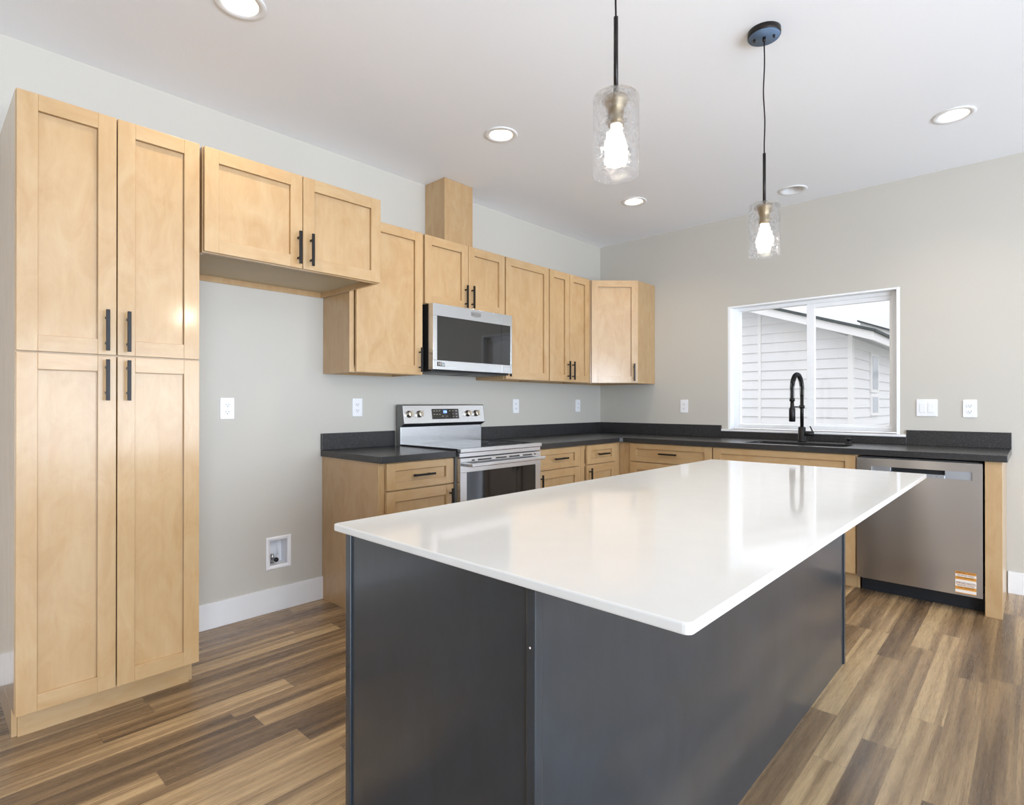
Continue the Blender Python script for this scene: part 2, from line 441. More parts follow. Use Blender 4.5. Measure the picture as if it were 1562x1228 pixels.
CANS = [(0.93, -3.86), (0.93, -2.39), (0.93, -0.91), (2.885, -0.872), (1.906, -0.320),
        (4.9, -1.0), (2.9, -6.3), (4.9, -3.0), (4.9, -6.3), (0.93, -6.3), (0.93, -7.8), (2.9, -7.8), (4.9, -7.8), (6.2, -1.6)]  # this row: unseen ceiling lights added to brighten the room
RC = 0.072
p = PB(); slab_with_holes(p, [(0, RY), (RX, RY), (RX, 0), (0, 0)], [circ(x, y, RC) for x, y in CANS], H, H + 0.15, 'ceiling')
struct(p, 'ceiling')
struct(PB().box(-T, RX + T, RY - T, T, H + 0.152, H + 0.25, 'ceiling'), 'unseen_roof_slab')  # unseen slab added above the ceiling to stop sky light leaking in

# baseboards
BB = 0.137
struct(PB(LEFT).box(-3.905, -3.0085, 0, 0.014, 0, BB, 'trim'), 'baseboard_left', 0.002)
struct(PB(LEFT).box(RY, -4.495, 0, 0.014, 0, BB, 'trim'), 'baseboard_left_near', 0.002)
struct(PB(BACK).box(3.076, RX, 0, 0.014, 0, BB, 'trim'), 'baseboard_back', 0.002)
struct(PB(RIGHT).box(-4.45, -0.014, 0, 0.014, 0, BB, 'trim'), 'baseboard_right', 0.002)

# kitchen window: frame, sliding sash, sill
w = PB(BACK)
for a0, a1 in ((WX0, WX0 + 0.022), (WX1 - 0.022, WX1)): w.box(a0, a1, -0.075, 0.0, WZ0, WZ1, 'vinyl')
w.box(WX0 + 0.022, WX1 - 0.022, -0.075, 0.0, WZ1 - 0.014, WZ1, 'vinyl')
# vinyl main frame
f0, f1, g0, g1 = WX0 + 0.01, WX1 - 0.01, WZ0 + 0.012, WZ1 - 0.006
for a0, a1 in ((f0, f0 + 0.05), (f1 - 0.05, f1)): w.box(a0, a1, -0.13, -0.076, g0, g1, 'vinyl')
w.box(f0 + 0.05, f1 - 0.05, -0.13, -0.076, g0, g0 + 0.03, 'vinyl'); w.box(f0 + 0.05, f1 - 0.05, -0.13, -0.076, g1 - 0.034, g1, 'vinyl')
win = struct(w, 'window_1', 0.002)
mx = 1.915
s = PB(BACK)   # fixed left sash and its meeting rail
for a0, a1, zz0, zz1 in ((f0 + 0.05, f0 + 0.066, g0 + 0.03, g1 - 0.034), (mx - 0.028, mx + 0.028, g0 + 0.03, g1 - 0.034)):
    s.box(a0, a1, -0.118, -0.082, zz0, zz1, 'vinyl')
s.box(f0 + 0.066, mx - 0.028, -0.118, -0.09, g0 + 0.03, g0 + 0.034, 'vinyl')
s.build('meeting_rail', win, 0.0015)
s = PB(BACK)
s.box(mx + 0.028, f1 - 0.05, -0.116, -0.084, g0 + 0.03, g0 + 0.046, 'vinyl'); s.box(mx + 0.028, f1 - 0.05, -0.116, -0.084, g1 - 0.066, g1 - 0.034, 'vinyl')
s.box(f1 - 0.066, f1 - 0.05, -0.116, -0.084, g0 + 0.046, g1 - 0.066, 'vinyl')
s.build('sliding_sash', win, 0.0015)
PB(BACK).box(f0 + 0.06, mx - 0.02, -0.103, -0.099, g0 + 0.03, g1 - 0.03, 'pane').build('window_pane', win, 0)
PB(BACK).box(mx + 0.02, f1 - 0.06, -0.103, -0.099, g0 + 0.04, g1 - 0.05, 'pane').build('window_pane', win, 0)
PB(BACK).box(1.243, 2.547, -0.074, 0.022, 0.962, 0.979, 'trim').build('window_sill', win, 0.003)

def assumed_glazing(name, fr, a0, a1, z0, z1, n):  # glazing for the openings assumed in the unseen walls
    w = PB(fr); fw = 0.06
    w.box(a0, a0 + fw, -0.12, -0.04, z0, z1, 'vinyl'); w.box(a1 - fw, a1, -0.12, -0.04, z0, z1, 'vinyl')
    w.box(a0 + fw, a1 - fw, -0.12, -0.04, z0, z0 + fw, 'vinyl'); w.box(a0 + fw, a1 - fw, -0.12, -0.04, z1 - fw, z1, 'vinyl')
    for i in range(1, n):
        c = a0 + (a1 - a0) * i / n; w.box(c - 0.03, c + 0.03, -0.11, -0.05, z0 + fw, z1 - fw, 'vinyl')
    o = struct(w, name, 0.002)
    PB(fr).box(a0 + fw, a1 - fw, -0.083, -0.079, z0 + fw, z1 - fw, 'pane').build('window_pane', o, 0)
    return o
assumed_glazing('assumed_window_2', RIGHT, -3.9, -0.5, 0.3, 2.2, 3)  # assumed window out of view, added for side light
assumed_glazing('assumed_door_2', RIGHT, -7.0, -4.5, 0.0, 2.2, 2)  # assumed glazed door out of view, added for side light
assumed_glazing('assumed_door_1', FRONT, 2.1, 5.1, 0.0, 2.2, 2)  # assumed glazed door out of view, added for rear light

# ================================================================== pantry
GM = 'maple shaker cabinets'
t = thing('pantry_cabinet', (0.3, -4.2, 0), 'tall full-height maple pantry cabinet with four shaker doors at the far left', 'cabinet')
carcass(t, LEFT, -4.493, -3.906, 0.61, 0, ZT, toe=0.105, mullions=(), rails=(ZU,))
toe_kick(t, LEFT, -4.477, -3.922, 0.622, 'wood_y')
ys = -4.199
for a0, a1, ha in ((-4.491, ys - 0.002, ys - 0.034), (ys + 0.002, -3.908, ys + 0.034)):
    door(t, LEFT, a0, a1, ZU + 0.003, ZT - 0.003, 0.61, hd=(ha, 1.471, 'v'))
    door(t, LEFT, a0, a1, 0.107, ZU - 0.003, 0.61, hd=(ha, 1.283, 'v'))

# ================================================================== wall cabinets
def wall_cab(a0, a1, d, z0, doors, label, name='wall_cabinet', recess=0.03, z1=ZT):
    t = thing(name, (0.0, (a0 + a1) / 2, z0), label, 'cabinet')
    carcass(t, LEFT, a0, a1, d, z0, z1, recess=recess, bottom_rail=0.032)
    for (b0, b1, ha, hz) in doors:
        door(t, LEFT, b0, b1, z0 + 0.003, z1 - 0.003, d, hd=(ha, hz, 'v') if ha is not None else None)
    return t
wall_cab(-3.892, -3.010, 0.61, 1.841, [(-3.889, -3.453, -3.476, 1.937), (-3.449, -3.012, -3.412, 1.937)],
         'deep two-door maple cabinet bridging the empty refrigerator gap beside the pantry')
PB(LEFT).box(-3.9055, -3.8925, 0.002, 0.600, 1.841, ZT, 'wood_z')
t1 = wall_cab(-3.006, -2.487, 0.305, ZU, [(-2.972, -2.492, -2.518, 1.474)],
         'single-door maple wall cabinet with brown side panel, left of the microwave')
t2 = wall_cab(-2.478, -1.724, 0.305, 1.841, [(-2.472, -2.095, -2.124, 1.931), (-2.091, -1.728, -2.062, 1.935)],
         'short two-door maple wall cabinet directly above the microwave')
t3 = wall_cab(-1.718, -1.206, 0.305, ZU, [(-1.714, -1.210, -1.690, 1.474)],
         'single-door maple wall cabinet just right of the microwave')
t4 = wall_cab(-1.202, -0.612, 0.305, ZU, [(-1.198, -0.936, -0.962, 1.474), (-0.932, -0.652, -0.898, 1.474)],
         'narrow two-door maple wall cabinet between single-door cabinet and corner cabinet')

# corner cabinet, diagonal front
t = thing('corner_wall_cabinet', (0.3, -0.3, ZU), 'diagonal-front maple corner wall cabinet where the two walls meet', 'cabinet')
P_ = [(0.003, -0.003), (0.003, -0.609), (0.305, -0.609), (0.61, -0.305), (0.61, -0.003)]
def inset(P, k): 
    cx = sum(q[0] for q in P) / len(P); cy = sum(q[1] for q in P) / len(P)
    return [(cx + (q[0] - cx) * k, cy + (q[1] - cy) * k) for q in P]
c = PB()
th = 0.016
c.box(0.003, 0.305, -0.609, -0.609 + th, ZU, ZT, 'wood_z'); c.box(0.61 - th, 0.61, -0.303, -0.003, ZU, ZT, 'wood_z')
c.box(0.003, 0.012, -0.609 + th, -0.003, ZU, ZT, 'wood_z'); c.box(0.012, 0.61 - th, -0.012, -0.003, ZU, ZT, 'wood_z')
Q = [(0.012, -0.012), (0.012, -0.593), (0.292, -0.593), (0.594, -0.292), (0.594, -0.012)]
for z0, z1 in ((ZU + 0.02, ZU + 0.036), (ZT - 0.016, ZT)):
    c.prism(Q, lambda p_, q_, d: Vector((p_, q_, d)), z0, z1, 'wood_x')
DG = Fr((0.305, -0.609, 0), (0.7082, 0.706, 0), (0.706, -0.7082, 0)); DG.g = 'x'
DL = 0.4306
c.box(0, 0.034, -0.018, 0, ZU, ZT, 'wood_z', DG); c.box(DL - 0.034, DL, -0.018, 0, ZU, ZT, 'wood_z', DG)
c.box(0.034, DL - 0.034, -0.018, 0, ZU, ZU + 0.03, 'wood_x', DG); c.box(0.034, DL - 0.034, -0.018, 0, ZT - 0.035, ZT, 'wood_x', DG)
c.build('carcass', t, 0.001)
door(t, DG, 0.010, DL - 0.006, ZU + 0.003, ZT - 0.003, 0.0, hd=(DL - 0.042, 1.472, 'v'))

# duct chase above the microwave cabinet
t = thing('duct_chase', (0.1, -2.086, ZT), 'narrow maple boxed duct cover rising from cabinet top to ceiling', 'duct cover')
c = PB(LEFT)
c.box(-2.217, -2.2015, 0.002, 0.200, ZT + 0.0005, H - 0.001, 'wood_z'); c.box(-1.9705, -1.955, 0.002, 0.200, ZT + 0.0005, H - 0.001, 'wood_z')
c.build('side_panel', t, 0.001)
PB(LEFT).box(-2.217, -1.955, 0.2, 0.216, ZT + 0.0005, H - 0.001, 'wood_z').build('front_panel', t, 0.002)
for a in (-2.2185, -1.9655): PB(LEFT).box(a, a + 0.012, 0.206, 0.2185, ZT + 0.0005, H - 0.001, 'wood_z').build('corner_trim', t, 0.001)

# ================================================================== base cabinets, left wall
def base_left(a0, a1, b0, b1, label, hside, stile=0.03, toe=0.105, end_panel=False, dname='drawer'):
    t = thing('base_cabinet', (0.0, (a0 + a1) / 2, 0), label, 'cabinet')
    carcass(t, LEFT, a0, a1, 0.61, 0, ZB, toe=toe, rails=(0.71,), stile=stile, top=False)
    toe_kick(t, LEFT, a0 + 0.017, a1 - 0.017, 0.61, 'wood_y')
    door(t, LEFT, b0, b1, 0.717, ZB - 0.006, 0.61, 'drawer', hd=((b0 + b1) / 2, 0.790, 'h'))
    ha = b0 + 0.03 if hside < 0 else b1 - 0.03
    door(t, LEFT, b0, b1, 0.110, 0.709, 0.61, hd=(ha, 0.61, 'v'))
    return t
bA = base_left(-3.003, -2.490, -2.972, -2.494, 'maple base cabinet with tan side panel, left of the range', 1)
PB(LEFT).box(-3.012, -3.004, 0.002, 0.608, 0.0, ZB, 'wood_z').build('end_panel', bA, 0.001)
base_left(-1.716, -1.170, -1.712, -1.212, 'maple base cabinet immediately right of the range', -1, stile=0.04)
bC = base_left(-1.168, -0.640, -1.112, -0.700, 'narrow maple base cabinet next to the inside corner', -1, stile=0.05)

c = PB(); c.box(0.591, 0.610, -0.640, -0.611, 0.105, ZB, 'wood_z'); c.box(0.536, 0.552, -0.657, -0.535, 0.0, 0.105, 'wood_z'); c.build('corner_filler', bC, 0.001)
# window wall run
tD = t = thing('drawer_cabinet', (1.05, -0.3, 0), 'maple drawer base cabinet under the window wall, nearest the corner', 'cabinet')
carcass(t, BACK, 0.652, 1.430, 0.61, 0, ZB, toe=0.105, rails=(0.71, 0.42), stile=0.068, top=False)
toe_kick(t, BACK, 0.669, 1.413, 0.61, 'wood_x')
PB(BACK).box(0.6105, 0.6515, 0.591, 0.610, 0.105, ZB, 'wood_z').build('corner_filler', t, 0.001)
PB(BACK).box(0.552, 0.669, 0.518, 0.534, 0.0, 0.105, 'wood_x').build('toe_kick', t, 0.001)
for z0, z1 in ((0.717, ZB - 0.006), (0.423, 0.709), (0.110, 0.415)):
    door(t, BACK, 0.722, 1.426, z0, z1, 0.61, 'drawer', hd=(1.076, (z0 + z1) / 2, 'h'))
t = thing('sink_cabinet', (1.9, -0.3, 0), 'maple sink base cabinet below the window, left of the dishwasher', 'cabinet')
carcass(t, BACK, 1.432, 2.372, 0.61, 0, ZB, toe=0.105, rails=(0.71,), stile=0.03, top=False)
toe_kick(t, BACK, 1.449, 2.355, 0.61, 'wood_x')
door(t, BACK, 1.436, 2.366, 0.717, ZB - 0.006, 0.61, 'false_front')
door(t, BACK, 1.436, 1.899, 0.110, 0.709, 0.61, hd=(1.869, 0.61, 'v'))
door(t, BACK, 1.903, 2.366, 0.110, 0.709, 0.61, hd=(1.933, 0.61, 'v'))
# end panel
t = thing('end_panel', (3.03, -0.3, 0), 'maple end panel leg closing the cabinet run right of the dishwasher', 'cabinet panel')
c = PB(BACK); c.box(3.052, 3.071, 0.002, 0.590, 0.0, ZB, 'wood_z'); c.box(2.998, 3.014, 0.002, 0.590, 0.0, ZB, 'wood_z'); c.box(3.014, 3.052, 0.002, 0.018, 0.0, ZB, 'wood_z')
c.build('side_panel', t, 0.001)
PB(BACK).box(2.998, 3.073, 0.590, 0.622, 0.0, ZB, 'wood_z').build('front_stile', t, 0.0015)

# ================================================================== worktops
t = thing('black_worktop', (0.3, -2.75, ZB), 'short speckled black worktop piece left of the range', 'countertop')
PB(LEFT).box(-3.022, -2.4865, 0.0, 0.648, ZB, ZC, 'laminate').build('worktop_slab', t, 0.003)
PB(LEFT).box(-3.022, -2.4865, 0.0, 0.020, ZC, ZC + 0.102, 'laminate').build('backsplash', t, 0.002)
t = thing('black_worktop', (0.3, -0.3, ZB), 'long L-shaped speckled black worktop holding the sink, wrapping the corner', 'countertop')
p = PB()
L_ = [(0.0, 0.0), (0.0, -1.7185), (0.648, -1.7185), (0.648, -0.668), (0.668, -0.648), (3.096, -0.648), (3.096, 0.0)]
SX0, SX1, SY0, SY1 = 1.625, 2.290, -0.565, -0.262
slab_with_holes(p, L_, [rrect(SX0, SX1, SY0, SY1, 0.06)], ZB, ZC, 'laminate')
p.build('worktop_slab', t, 0.003)
p = PB(LEFT); p.box(-1.7185, -0.020, 0, 0.020, ZC, ZC + 0.102, 'laminate')
p.box(0.0, 1.241, 0, 0.020, ZC, ZC + 0.102, 'laminate', BACK); p.box(1.241, 2.549, 0, 0.020, ZC, 0.9618, 'laminate', BACK); p.box(2.549, 3.096, 0, 0.020, ZC, ZC + 0.102, 'laminate', BACK)
p.build('backsplash', t, 0.002)

# sink
t = thing('kitchen_sink', (1.957, -0.41, ZB), 'black single-bowl sink set into the worktop under the window', 'sink')
p = PB(); k = p.mi('sinkblack'); rings = []
for (ins, z, r) in ((-0.020, ZB - 0.012, 0.07), (-0.020, ZB - 0.002, 0.07), (0.0, ZB - 0.002, 0.06), (0.006, ZB - 0.02, 0.055), (0.012, ZB - 0.19, 0.05), (0.04, ZB - 0.205, 0.04)):
    rings.append([p.bm.verts.new((x, y, z)) for x, y in rrect(SX0 + ins, SX1 - ins, SY0 + ins, SY1 - ins, r)])
for A, B in zip(rings, rings[1:]):
    for i in range(len(A)):
        f = p.bm.faces.new([A[i], A[(i + 1) % len(A)], B[(i + 1) % len(A)], B[i]]); f.material_index = k
p.bm.faces.new(rings[-1])
o = p.build('basin', t, 0); sm = o.modifiers.new('thick', 'SOLIDIFY'); sm.thickness = 0.004
PB().lathe([(0.0, 0.0), (0.04, 0.0), (0.045, 0.004), (0.03, 0.006), (0.012, 0.003)], (1.957, -0.41, ZB - 0.2045), 'chrome', 24).build('drain', t, 0)
t = tag(PB().lathe([(0.001, 0), (0.026, 0), (0.027, 0.004), (0.013, 0.008), (0.011, 0.026), (0.019, 0.029), (0.020, 0.036), (0.001, 0.038)], (2.235, -0.185, ZC + 0.0008), 'black_metal', 24).build('soap_dispenser', None, 0, loc=(2.235, -0.185, ZC)), 'small round black dispenser cap right of the faucet behind the sink', 'dispenser')

# faucet
FX, FY = 1.921, -0.165
t = thing('kitchen_faucet', (FX, FY, ZC), 'matte black spring-neck pull-down faucet in front of the window', 'faucet')
p = PB(); p.lathe([(0.001, 0), (0.032, 0), (0.031, 0.006), (0.026, 0.012), (0.026, 0.105), (0.022, 0.110), (0.001, 0.110)], (FX, FY, ZC + 0.0008), 'black_metal', 24)
p.lathe([(0.001, 0.0), (0.016, 0.0), (0.018, 0.004), (0.018, 0.062), (0.001, 0.064)], (FX + 0.018, FY, ZC + 0.062), 'black_metal', 20, 'x')
p.build('body', t, 0)
PB().tube([(FX + 0.072, FY, ZC + 0.066), (FX + 0.07, FY + 0.0, ZC + 0.085), (FX + 0.055, FY, ZC + 0.118)], [0.006, 0.005, 0.0045], 'black_metal').build('lever', t, 0)
PB().tube([(FX, FY, ZC + 0.108), (FX, FY, ZC + 0.35)], 0.0125, 'black_metal', 16).build('riser', t, 0)
path = [(FX, FY, ZC + 0.345 + 0.004 * i) for i in range(10)]
R0 = 0.115; zc0 = ZC + 0.385
for i in range(1, 33):
    a = PI * i / 32; path.append((FX, FY - R0 + R0 * math.cos(a), zc0 + R0 * math.sin(a)))
for i in range(1, 7): path.append((FX, FY - 2 * R0, zc0 - 0.012 * i))
PB().tube(path, 0.007, 'black_metal', 10).build('hose', t, 0)
# spring coil round the hose
V = [Vector(q) for q in path]; Ls = [0.0]
for a, b in zip(V, V[1:]): Ls.append(Ls[-1] + (b - a).length)
def at(sv):
    for i in range(len(V) - 1):
        if Ls[i + 1] >= sv:
            f = (sv - Ls[i]) / (Ls[i + 1] - Ls[i]); return V[i].lerp(V[i + 1], f), (V[i + 1] - V[i]).normalized()
    return V[-1], (V[-1] - V[-2]).normalized()
coil = []; turns = 46; NS = turns * 10
for i in range(NS + 1):
    c0, tg = at(Ls[-1] * i / NS); bx = Vector((1, 0, 0)); by = tg.cross(bx); an = 2 * PI * turns * i / NS
    coil.append(c0 + (bx * math.cos(an) + by * math.sin(an)) * 0.0145)
PB().tube(coil, 0.0028, 'black_metal', 6).build('spring', t, 0)
hy = FY - 2 * R0
p = PB(); p.lathe([(0.001, 0), (0.017, 0), (0.021, 0.004), (0.021, 0.092), (0.014, 0.104), (0.012, 0.15), (0.001, 0.15)], (FX, hy, ZC + 0.155), 'black_metal', 24)
p.lathe([(0.001, 0), (0.018, 0), (0.018, 0.022), (0.001, 0.022)], (FX, hy, ZC + 0.302), 'black_metal', 20); p.build('spray_head', t, 0)
p = PB(); p.lathe([(0.014, -0.012), (0.019, -0.012), (0.019, 0.012), (0.014, 0.012)], (FX, FY, ZC + 0.262), 'black_metal', 20)
p.tube([(FX, FY - 0.017, ZC + 0.262), (FX, hy + 0.018, ZC + 0.262)], 0.005, 'black_metal'); p.build('holder_arm', t, 0)

# ================================================================== range
RA, RB_ = -2.4815, -1.7225
t = thing('electric_range', (0.3, (RA + RB_) / 2, 0), 'stainless freestanding electric range with smooth black cooktop', 'range')
p = PB(LEFT); p.box(RA, RB_, 0.025, 0.635, 0.02, 0.895, 'grey_paint')
for a in (RA + 0.05, RB_ - 0.05):
    for n in (0.08, 0.58): p.box(a - 0.015, a + 0.015, n - 0.015, n + 0.015, 0.0, 0.02, 'dark')
p.build('body', t, 0.002)
PB(LEFT).box(RA + 0.004, RB_ - 0.004, 0.07, 0.652, 0.8955, 0.917, 'black_glass').build('cooktop', t, 0.002, label='smooth black glass cooktop')
ct = PB(LEFT)
ct.box(RA, RB_, 0.652, 0.680, 0.897, 0.921, 'steel_y'); ct.box(RA, RA + 0.004, 0.07, 0.652, 0.8955, 0.920, 'dark'); ct.box(RB_ - 0.004, RB_, 0.07, 0.652, 0.8955, 0.920, 'dark')
ct.build('cooktop_trim', t, 0.003)
for (cx, cy, r) in ((0.50, -2.29, 0.095), (0.50, -1.91, 0.115), (0.23, -2.29, 0.075), (0.23, -1.91, 0.075)):
    PB().lathe([(r - 0.002, 0.0), (r, 0.0), (r, 0.0004), (r - 0.002, 0.0004)], (cx, cy, 0.9172), 'ink_grey', 40, closed=True).build('burner_ring', t, 0)
fp = PB(LEFT); fp.box(RA + 0.002, RB_ - 0.002, 0.636, 0.668, 0.868, 0.8945, 'steel_y'); fp.build('front_rail', t, 0.002)
d = PB(LEFT)
gy0, gy1, gz0, gz1 = RA + 0.058, RB_ - 0.058, 0.36, 0.775
dn0, dn1 = 0.637, 0.672
d.box(RA + 0.004, RB_ - 0.004, dn0, dn1, gz1, 0.862, 'steel_y'); d.box(RA + 0.004, RB_ - 0.004, dn0, dn1, 0.215, gz0, 'steel_y')
d.box(RA + 0.004, gy0, dn0, dn1, gz0, gz1, 'steel_y'); d.box(gy1, RB_ - 0.004, dn0, dn1, gz0, gz1, 'steel_y')
dr = d.build('oven_door', t, 0.0015)
PB(LEFT).box(gy0, gy1, dn0, dn1 - 0.002, gz0, gz1, 'oven_glass').build('oven_window', dr, 0.0)
v = PB(LEFT)
y0 = RA + 0.10
for (s0, s1) in ((0.0, 0.022), (0.05, 0.17), (0.21, 0.31), (0.335, 0.435), (0.47, 0.56), (0.585, 0.60)):
    v.box(y0 + s0, y0 + s1, dn1 - 0.001, dn1 + 0.0006, 0.842, 0.850, 'dark')
v.build('vent_slot', dr, 0)
hb = PB(LEFT); hz = 0.822
hb.box(RA + 0.045, RB_ - 0.02, 0.716, 0.732, hz - 0.011, hz + 0.011, 'steel_y')
for a in (RA + 0.045, RB_ - 0.048): hb.box(a, a + 0.028, dn1, 0.716, hz - 0.012, hz + 0.010, 'steel_y')
hb.build('handle', dr, 0.004)
dw_ = PB(LEFT).box(RA + 0.004, RB_ - 0.004, dn0, dn1, 0.045, 0.207, 'steel_y').build('storage_drawer', t, 0.003)
# backguard
b = PB(); prof = [(0.028, 0.896), (0.069, 0.896), (0.069, 1.035), (0.112, 1.058), (0.092, 1.182), (0.086, 1.188), (0.028, 1.188)]
b.prism(prof, lambda x, z, y: Vector((x, y, z)), RA + 0.004, RB_ - 0.004, 'steel_y')
for a0, a1 in ((RA, RA + 0.004), (RB_ - 0.004, RB_)):
    b.prism(prof, lambda x, z, y: Vector((x - 0.0005, y, z)), a0, a1, 'grey_paint')
bg = b.build('backguard', t, 0.0015)
PB(LEFT).prism([(0.0685, 1.0345), (0.071, 1.0345), (0.1135, 1.0565), (0.1115, 1.0585)], lambda x, z, y: Vector((x, y, z)), RA + 0.005, RB_ - 0.005, 'dark').build('console_underside', bg, 0, label='dark slanted underside of the console')
nx = Vector((0.124, 0, 0.020)).normalized()   # console face normal
up = Vector((-0.020, 0, 0.124)).normalized()
def face(z): return 0.112 - (z - 1.058) * (0.020 / 0.124)
for ky in (-2.432, -2.345, -1.895, -1.812):
    kz = 1.122; c0 = Vector((face(kz), ky, kz))
    k_ = PB(); k_.lathe([(0.001, 0), (0.024, 0.0), (0.024, 0.006), (0.021, 0.010), (0.019, 0.026), (0.001, 0.027)], c0, 'satin', 28, (Vector((0, 1, 0)), up, nx))
    KF = Fr(c0, (0, 1, 0), nx)
    kk = k_.mi('satin')
    for (s0, s1) in ((-0.0055, 0.0055),):
        vv = [k_.bm.verts.new(c0 + Vector((0, 1, 0)) * a + up * b_ + nx * n_) for n_ in (0.024, 0.042) for b_ in (-0.020, 0.020) for a in (s0, s1)]
        for q in ((0, 1, 3, 2), (4, 5, 7, 6), (0, 1, 5, 4), (2, 3, 7, 6), (0, 2, 6, 4), (1, 3, 7, 5)):
            f = k_.bm.faces.new([vv[i] for i in q]); f.material_index = kk
    k_.build('knob', bg, 0.001)
def panel(bm_pb, y0, y1, z0, z1, off, m):
    k = bm_pb.mi(m); c = [Vector((face(z), y, z)) + nx * o for o in (0, off) for z in (z0, z1) for y in (y0, y1)]
    vv = [bm_pb.bm.verts.new(q) for q in c]
    for q in ((0, 1, 3, 2), (4, 5, 7, 6), (0, 1, 5, 4), (2, 3, 7, 6), (0, 2, 6, 4), (1, 3, 7, 5)):
        f = bm_pb.bm.faces.new([vv[i] for i in q]); f.material_index = k
p = PB(); panel(p, -2.235, -1.985, 1.085, 1.157, 0.002, 'black_glass'); dp = p.build('display_panel', bg, 0)
p = PB(); panel(p, -2.132, -2.098, 1.125, 1.147, 0.0028, 'display'); p.build('clock_display', dp, 0)
text('clock_digits', '1:26', 0.018, Vector((face(1.136), -2.115, 1.136)) + nx * 0.0034, (0, 1, 0), up, 'digits', dp, 0.0004)
for y, z in ((-2.215, 1.142), (-2.19, 1.142), (-2.165, 1.143), (-2.215, 1.118), (-2.19, 1.118), (-2.165, 1.118), (-2.14, 1.104), (-2.10, 1.104), (-2.07, 1.142), (-2.04, 1.142), (-2.01, 1.142), (-2.04, 1.12), (-2.01, 1.12), (-2.04, 1.1), (-2.01, 1.1)):
    p = PB(); panel(p, y - 0.007, y + 0.007, z - 0.0018, z + 0.0018, 0.0026, 'satin'); p.build('button_mark', dp, 0)

# ================================================================== microwave
MA, MB_ = -2.466, -1.728
MZ0, MZ1 = 1.402, 1.838
t = thing('microwave', (0.2, (MA + MB_) / 2, MZ0), 'stainless over-the-range microwave with dark glass door', 'microwave')
p = PB(LEFT); p.box(MA + 0.002, MB_ - 0.002, 0.002, 0.352, MZ0 + 0.012, MZ1, 'dark'); p.box(MA + 0.01, MB_ - 0.01, 0.02, 0.372, MZ0, MZ0 + 0.012, 'dark')
p.build('body', t, 0.002)
p = PB(LEFT)
for i in range(2): p.box(MA + 0.10 + i * 0.34, MA + 0.36 + i * 0.34, 0.08, 0.26, MZ0 - 0.004, MZ0, 'grey_paint')
p.build('grease_filter', t, 0.001)
sm_ = -1.838
G0, G1 = 1.474, 1.760
d = PB(LEFT); d.box(MA, sm_ - 0.001, 0.352, 0.400, G1, MZ1, 'steel_y'); d.box(MA, sm_ - 0.001, 0.352, 0.400, MZ0 + 0.012, G0, 'steel_y'); d.box(MA, MA + 0.034, 0.352, 0.400, G0, G1, 'steel_y')
md = d.build('door', t, 0.0015)
PB(LEFT).box(MA + 0.034, sm_ - 0.001, 0.352, 0.398, G0, G1, 'black_glass').build('door_window', md, 0.0)
d = PB(LEFT); d.box(sm_ + 0.001, MB_, 0.352, 0.400, G1, MZ1, 'steel_y'); d.box(sm_ + 0.001, MB_, 0.352, 0.400, MZ0 + 0.012, G0, 'steel_y'); d.box(MB_ - 0.018, MB_, 0.352, 0.400, G0, G1, 'steel_y')
cp = d.build('control_panel', t, 0.0015)
PB(LEFT).box(sm_ + 0.001, MB_ - 0.018, 0.352, 0.398, G0, G1, 'black_glass').build('control_glass', cp, 0.0)
d = PB(LEFT)
a0, a1, z0, z1 = -1.822, -1.745, 1.424, 1.462
for q in ((a0, a1, z0, z0 + 0.0012), (a0, a1, z1 - 0.0012, z1), (a0, a0 + 0.0016, z0, z1), (a1 - 0.0016, a1, z0, z1)): d.box(q[0], q[1], 0.3995, 0.4006, q[2], q[3], 'ink_grey')
d.build('door_release', cp, 0)
# badge
by0, by1, bz = -2.135, -2.045, 1.804
d = PB(); ol = [(by0, bz + 0.016), (by0, bz - 0.010), (by0 + 0.02, bz - 0.015), ((by0 + by1) / 2, bz - 0.018), (by1 - 0.02, bz - 0.015), (by1, bz - 0.010), (by1, bz + 0.016)]
d.prism(ol, lambda y, z, x: Vector((x, y, z)), 0.3995, 0.4014, 'ink_grey')
il = [(by0 + (y - by0) * 0.94 + 0.0027, bz + (z - bz) * 0.86) for y, z in ol]
d.prism(il, lambda y, z, x: Vector((x, y, z)), 0.4014, 0.4022, 'chrome')
bd = d.build('badge', md, 0)
text('badge_lettering', 'MAYTAG', 0.019, (0.4026, (by0 + by1) / 2, bz), (0, 1, 0), (0, 0, 1), 'ink_grey', bd, 0.0006)
d = PB(LEFT); d.box(-2.432, -2.396, 0.3995, 0.4008, 1.436, 1.464, 'dark'); d.box(-2.396, -2.368, 0.3995, 0.4008, 1.436, 1.464, 'steel_dark'); d.box(-2.396, -2.368, 0.4008, 0.4012, 1.436, 1.440, 'dark')
sk = d.build('warranty_sticker', md, 0)
text('sticker_lettering', '10', 0.030, (0.4012, -2.414, 1.450), (0, 1, 0), (0, 0, 1), 'sticker_white', sk, 0.0005)
text('sticker_lettering', 'YEAR\nLIMITED', 0.0075, (0.4012, -2.382, 1.4535), (0, 1, 0), (0, 0, 1), 'dark', sk, 0.0005)

